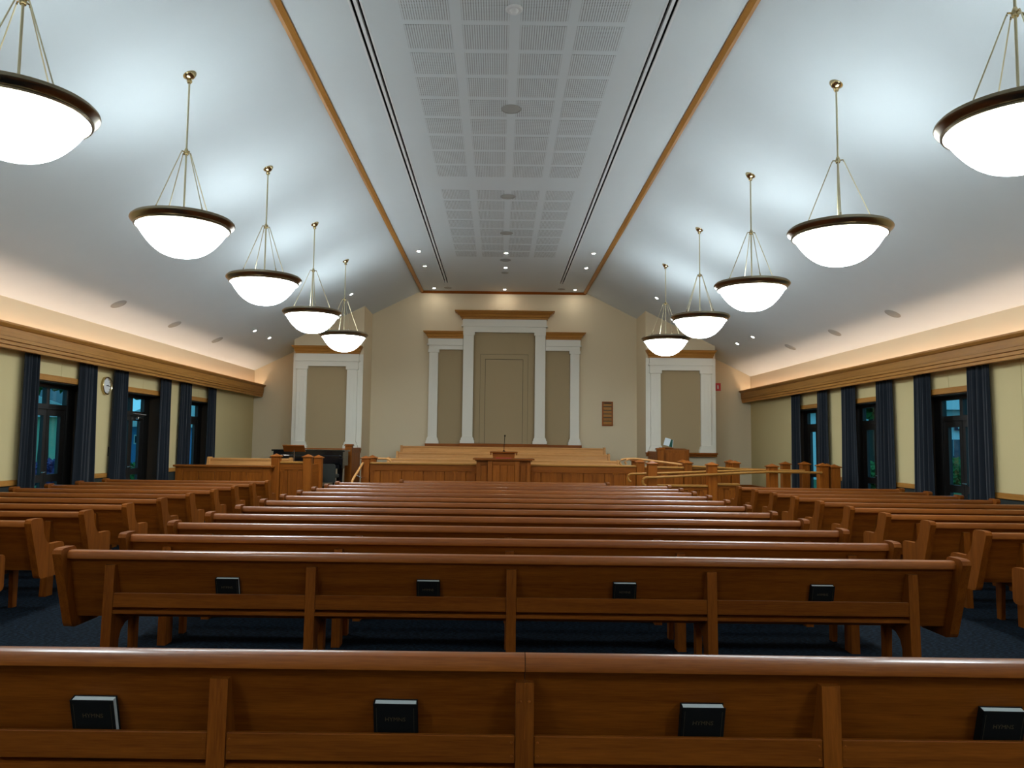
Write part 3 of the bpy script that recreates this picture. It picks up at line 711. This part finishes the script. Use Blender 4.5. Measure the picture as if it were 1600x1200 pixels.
def f(bm): prism(bm, [(-.80, -.02), (.80, -.02), (.80, .72), (.69, .98), (.47, 1.13), (.26, 1.32), (.0, 1.49), (-.36, 1.54), (-.65, 1.41), (-.80, 1.12)], 'z', 1.02, 1.06)
obj('lid', mesh('lid', f), 'black_gloss', t)
B('key_bed', 'black_gloss', t, (-.76, .76, -.22, .0, .60, .70)); B('key_cover', 'black_gloss', t, (-.72, .72, -.10, .0, .70, .93), bev=.02)
B('arm', 'black_gloss', t, (-.80, -.72, -.22, .02, .60, .86), bev=.01); B('arm', 'black_gloss', t, (.72, .80, -.22, .02, .60, .86), bev=.01)
for x, y in ((-.66, .05), (.70, .05), (-.25, 1.15)): obj('leg', mesh('leg', lambda bm: tube(bm, [(x, y, 0), (x, y, .06), (x, y, .62)], [.035, .04, .065], 10), True), 'black_gloss', t)
obj('pedal_lyre', mesh('pedal_lyre', lambda bm: (box(bm, -.09, -.06, .1, .14, .1, .62), box(bm, .06, .09, .1, .14, .1, .62), box(bm, -.12, .12, .04, .2, .06, .12))), 'black_gloss', t)
t = thing('grey_chair', 'dark grey upholstered seat with rounded top in front of the black piano', 'chair', (-4.25, 18.75, ZR))
def f(bm):
    r, h0, h1, hw = .07, .30, .74, .255
    pr = [(-hw, h0), (hw, h0)] + [(hw-r+r*math.cos(a), h1-r+r*math.sin(a)) for a in [math.pi/2*i/5 for i in range(6)]] + [(-hw+r+r*math.cos(a), h1-r+r*math.sin(a)) for a in [math.pi/2+math.pi/2*i/5 for i in range(6)]]
    prism(bm, pr, 'y', -.26, -.19)
obj('backrest', mesh('backrest', f), 'grey_fabric', t)
B('seat', 'grey_fabric', t, (-.25, .25, -.2, .25, .40, .49), bev=.02)
for x in (-.21, .21):
    for y in (-.2, .2): obj('leg', mesh('leg', lambda bm: tube(bm, [(x, y, 0), (x, y, .41)], .017, 8)), 'black_matte', t)

# ------------------------------------------------------------------ right side: organ, ramp
t = thing('organ', 'brown wooden organ console with stepped top before the right pilaster frame', 'organ', (4.72, 20.95, ZR))
def f(bm): prism(bm, [(0, 0), (.62, 0), (.62, 1.20), (.30, 1.20), (.05, 1.165), (0, 1.16)], 'x', -.33, .33)
obj('case', mesh('case', f), 'stain_z', t)
B('side_cheek', 'oak_z', t, (-.36, -.33, -.01, .64, 0, 1.19), bev=.006); B('side_cheek', 'stain_z', t, (.33, .36, -.01, .64, 0, 1.175), bev=.006)
B('back_panel', 'stain_z', t, (-.27, .27, -.012, .0, .12, 1.08), bev=.004)
B('top_ledge', 'stain_x', t, (-.33, -.02, .2, .62, 1.20, 1.225), bev=.005)
t = thing('open_book', 'open book with white pages and dark green cover propped on the organ', 'book', (4.58, 21.3, ZR+1.215))
def leaf(bm, x0, x1): prism(bm, [(x0, 0), (x1, 0), (x1, .21), (x0, .21)], 'y', 0, .012)
for nm, x0, x1, mt_, ry in (('page', -.16, 0, 'page_white', .25), ('cover', .005, .10, 'book_green', .25)):
    obj(nm, mesh(nm, lambda bm: leaf(bm, x0, x1)), mt_, t, (.03, 0, .045), (-.25, ry, -.3 if x0 < 0 else .3))
obj('page_edge', mesh('page_edge', lambda bm: leaf(bm, .104, .118)), 'page_white', t, (.03, 0, .045), (-.25, .25, .3))

rr = thing('ramp_rail', 'wooden ramp balustrade with square posts, planked panels and paired handrails at right', 'railing', (0, 0, 0))
for x, z in ((3.12, 1.292), (4.374, 1.283), (5.635, 1.265), (6.696, 1.293), (6.937, 1.268)): post(rr, x, 16.2, z, w=.19)
for x, z in ((4.281, 1.275), (5.378, 1.288), (6.549, 1.28), (6.994, 1.286)): post(rr, x, 17.9, z)
post(rr, 4.28, 18.35, 1.29, ZR); post(rr, 5.42, 18.4, 1.30, ZR); post(rr, 7.02, 16.75, 1.27, w=.16)
plank_wall(rr, 3.22, 4.28, 16.2, 0, .70, .80, .175); plank_wall(rr, 4.47, 4.95, 16.2, 0, .74, .84, .16)
plank_wall(rr, 3.28, 4.19, 17.9, 0, .965, 1.125); plank_wall(rr, 4.37, 5.29, 17.9, 0, .965, 1.115)
def curl(x, y, z, r, dx=1):
    return [(x+r*math.cos(a)*dx, y, z-r+r*math.sin(a)) for a in [math.radians(270-12*i) for i in range(1, 16)]]
for y, za, zb, x0 in ((16.05, .950, 1.095, 2.985), (16.95, .985, 1.10, 2.83)):
    pts = curl(x0, y, za, .085) + [(x0+.2, y, za+.003), (4.4, y, za+(zb-za)*.55), (5.55, y, zb), (6.62, y, zb-.005)]
    obj('handrail', mesh('handrail', lambda bm: tube(bm, pts, .026, 10), True), 'trim_x', rr)
pts = [(2.93, 18.3, 1.16), (2.90, 18.3, 1.21), (2.94, 18.3, 1.262), (3.03, 18.3, 1.285), (3.2, 18.3, 1.287), (4.25, 18.0, 1.165)]
obj('handrail', mesh('handrail', lambda bm: tube(bm, pts, .026, 10), True), 'honey_x', rr)
obj('handrail', mesh('handrail', lambda bm: tube(bm, [(2.85, 18.5, 1.13), (2.80, 18.5, 1.19), (2.84, 18.5, 1.255), (2.95, 18.5, 1.28), (3.2, 18.5, 1.28)], .026, 10), True), 'honey_x', rr)
obj('handrail', mesh('handrail', lambda bm: tube(bm, [(4.37, 17.8, 1.14), (5.5, 17.8, 1.09), (5.7, 17.8, 1.09), (6.3, 17.8, 1.08), (6.75, 17.0, 1.06), (6.8, 16.25, 1.06)], .026, 10), True), 'trim_x', rr)
t = tag(obj('ramp', mesh('ramp', lambda bm: prism(bm, [(3.1, 0), (5.6, 0), (7.55, 0), (7.55, .2), (5.6, .2), (3.1, .01)], 'y', 16.29, 17.8)), 'carpet'), 'dark carpeted ramp floor between the rows of posts at right', 'ramp')

# ------------------------------------------------------------------ small wall things
t = thing('hymn_board', 'small wooden hymn number board on the front wall, right of the pilasters', 'board', (3.206+.01, YB, 0))
B('backboard', 'seam_dark', t, (-.155, .155, -.02, 0, 2.19, 2.91))
B('frame', 'oak_z', t, (-.165, -.125, -.045, 0, 2.18, 2.92), (.125, .165, -.045, 0, 2.18, 2.92), (-.125, .125, -.045, 0, 2.18, 2.215), (-.125, .125, -.045, 0, 2.89, 2.92))
for j in range(6): B('slat', 'trim_x', t, (-.125, .125, -.032, -.018, 2.225+j*.110, 2.225+j*.110+.085), bev=.003)
obj('heading', text_mesh('heading', 'HYMNS', .055, .001), 'black_matte', t, (0, -.034, 2.84), (math.pi/2, 0, 0))
t = thing('fire_sign', 'small red sign with white extinguisher symbol on the front wall at right', 'sign', (6.60, YB, 3.41))
B('plate', 'sign_red', t, (-.085, .085, -.006, 0, -.12, .12))
B('symbol', 'sign_white', t, (-.022, .022, -.0075, -.006, -.06, .03), (-.012, .012, -.0075, -.006, .03, .048), (-.03, .018, -.0075, -.006, .048, .058))
t = thing('wall_clock', 'round brass-rimmed wall clock between the left windows\' curtains', 'clock', (-WX, 14.62, 2.62), (0, math.pi/2, 0))
R = .172
obj('case', mesh('case', lambda bm: lathe(bm, [(R-.03, .012), (R-.025, .045), (R-.012, .055), (R, .045), (R+.002, 0), (R-.03, 0)], 40, close=True), True), 'brass', t)
obj('face', mesh('face', lambda bm: lathe(bm, [(0, .022), (R-.02, .022), (R-.02, .0), (0, 0)], 36)), 'clock_face', t)
for i in range(12):
    a = math.radians(30*i); obj('hour_mark', mesh('hour_mark', lambda bm: box(bm, -.004, .004, R-.055, R-.032, .022, .024)), 'black_matte', t, (0, 0, 0), (0, 0, a))
obj('minute_hand', mesh('minute_hand', lambda bm: box(bm, -.004, .004, -.02, .115, .026, .028)), 'black_matte', t, (0, 0, 0), (0, 0, math.radians(-3)))
obj('hour_hand', mesh('hour_hand', lambda bm: box(bm, -.006, .006, -.02, .07, .029, .031)), 'black_matte', t, (0, 0, 0), (0, 0, math.radians(10)))
t = thing('wall_switch', 'small dark switch plate on the left wall below the clock', 'switch', (-WX, 14.86, 1.37))
B('plate', 'frame_dark', t, (0, .012, -.03, .03, -.09, .09), bev=.003); B('rocker', 'black_gloss', t, (.012, .016, -.012, .012, -.02, .02))

# ------------------------------------------------------------------ outdoors at dusk
tag(B('ground', 'lawn', None, (-90, -WX-.45, -40, 120, -.2, -.1), (WX+.45, 90, -40, 120, -.2, -.1)), 'dim green lawn outside the windows', 'lawn', kind='stuff')
def house(name, label, x0, x1, y0, y1, h, wall, roof, loc, wins):
    t = thing(name, label, 'building', loc)
    B('wall', wall, t, (x0, x1, y0, y1, -.1, h))
    def f(bm):
        m_ = (x0+x1)/2; prism(bm, [(x0-.5, h), (x1+.5, h), (x1+.5, h+.25), (m_, h+1.9), (x0-.5, h+.25)], 'y', y0-.5, y1+.5)
    obj('roof', mesh('roof', f), roof, t)
    def f(bm):
        m_ = (x0+x1)/2; prism(bm, [(x0-.55, h), (x1+.55, h), (x1+.55, h+.3), (m_, h+1.95), (x0-.55, h+.3)], 'y', y0-.56, y0-.5)
    obj('fascia', mesh('fascia', f), 'ext_white', t)
    for a, b_, c, e in wins:
        wn = B('window', 'ext_white', t, (a-.08, b_+.08, y0-.03, y0, c-.08, e+.08)); B('pane', 'ext_navy', wn, (a, b_, y0-.05, y0-.02, c, e))
    return t
house('green_house', 'pale green building seen through the nearest left window', -4, 4.4, 0, 5, 2.7, 'ext_green', 'ext_roof', (-27.5, 42, 0), [(1.4, 2.1, 1.2, 2.0)])
house('blue_house', 'blue house with white gable seen through the left glazed door', -3, 3.2, 0, 6, 2.3, 'ext_blue', 'ext_white', (-19.4, 46, 0), [(-2.35, -2.05, 1.35, 1.75)])
house('white_building', 'white building with dark lettered sign seen through the nearest right window', -6, 8, 0, 6, 3.4, 'ext_white', 'ext_roof', (22.5, 36, 0), [(-5, -4, 1, 2)])
sg = thing('shop_sign', 'dark sign board with white letters on the white building at right', 'sign', (21.9, 35.9, 2.63))
B('board', 'ext_navy', sg, (-.75, 2.6, -.06, 0, -.17, .17))
for ch, x in (('W', -.52), ('A', .0)): obj('letter', text_mesh('letter', ch, .30, .01), 'sign_white', sg, (x, -.07, -.11), (math.pi/2, 0, 0))
fn = thing('fence', 'dark slatted fence outside the right windows', 'fence', (20, 33, 0))
for j in range(44): B('slat', 'ext_fence', fn, (-6+j*.30, -6+j*.30+.26, 0, .04, -.1, 2.0))
B('rail', 'ext_fence', fn, (-6, 7.2, .04, .09, .3, .4), (-6, 7.2, .04, .09, 1.2, 1.3))
for x0, x1, y0, y1, lab in ((-30, -8.2, 22.5, 25, 'pale path outside the left windows'), (8.2, 30, 21, 24, 'pale path outside the right windows'), (-9.6, -8.1, 8, 22, 'pale paving strip along the left outside wall'), (8.1, 9.6, 8, 20, 'pale paving strip along the right outside wall')):
    tag(B('path', 'ext_path', None, (x0, x1, y0, y1, -.1, -.07)), lab, 'path')
def foliage(bm, rnd, n, rx, rz, zc, leaf=.12):
    for _ in range(n):
        a, c, q = rnd.uniform(0, 2*math.pi), rnd.uniform(-1, 1), rnd.random()**.35
        sxy = math.sqrt(1-c*c); p = Vector((rx*q*sxy*math.cos(a), rx*q*sxy*math.sin(a), zc+rz*q*c))
        u = Vector((rnd.uniform(-1, 1), rnd.uniform(-1, 1), rnd.uniform(-1, 1))).normalized()*leaf; v = u.orthogonal().normalized()*leaf*.5
        bm.faces.new([bm.verts.new(p+d_) for d_ in (-u, v, u, -v)])
def shrub(name, label, cat, loc, n, rx, rz, zc, mat, trunk=0, leaf=.12):
    t = thing(name, label, cat, loc); rnd = random.Random(int(abs(loc[0]*100)+loc[1]))
    obj('foliage', mesh('foliage', lambda bm: foliage(bm, rnd, n, rx, rz, zc, leaf)), mat, t)
    obj('trunk', mesh('trunk', lambda bm: tube(bm, [(0, 0, -.15), (.03, 0, max(trunk, zc*.6))], [.06+trunk*.05, .03+trunk*.02], 8)), 'bark', t)
shrub('purple_shrub', 'low purple-leaved shrub outside the nearest left window', 'shrub', (-15.2, 26.5, -.1), 900, 1.0, .5, .5, 'leaf_purple')
shrub('tree', 'dark leafy tree beyond the left windows', 'tree', (-22.5, 38, -.1), 2600, 3.2, 2.2, 6.2, 'leaf', 4.5, .3)
shrub('tree', 'dark leafy tree beyond the left glazed door', 'tree', (-14.5, 32, -.1), 2200, 2.2, 1.6, 4.9, 'leaf', 3.6, .25)
shrub('tree', 'dark leafy tree beyond the middle right window', 'tree', (14.9, 31, -.1), 2200, 2.0, 1.7, 4.6, 'leaf', 3.4, .25)
shrub('green_shrub', 'green leafy shrub by the fence outside the nearest right window', 'shrub', (18.4, 31.2, -.1), 1400, 1.1, .7, .65, 'leaf')
shrub('green_shrub', 'green leafy shrub outside the middle right window', 'shrub', (14.3, 29.5, -.1), 1200, .9, .6, .6, 'leaf')
shrub('green_shrub', 'green leafy shrub outside the left glazed door', 'shrub', (-13.6, 28.5, -.1), 1200, .9, .4, .4, 'leaf')
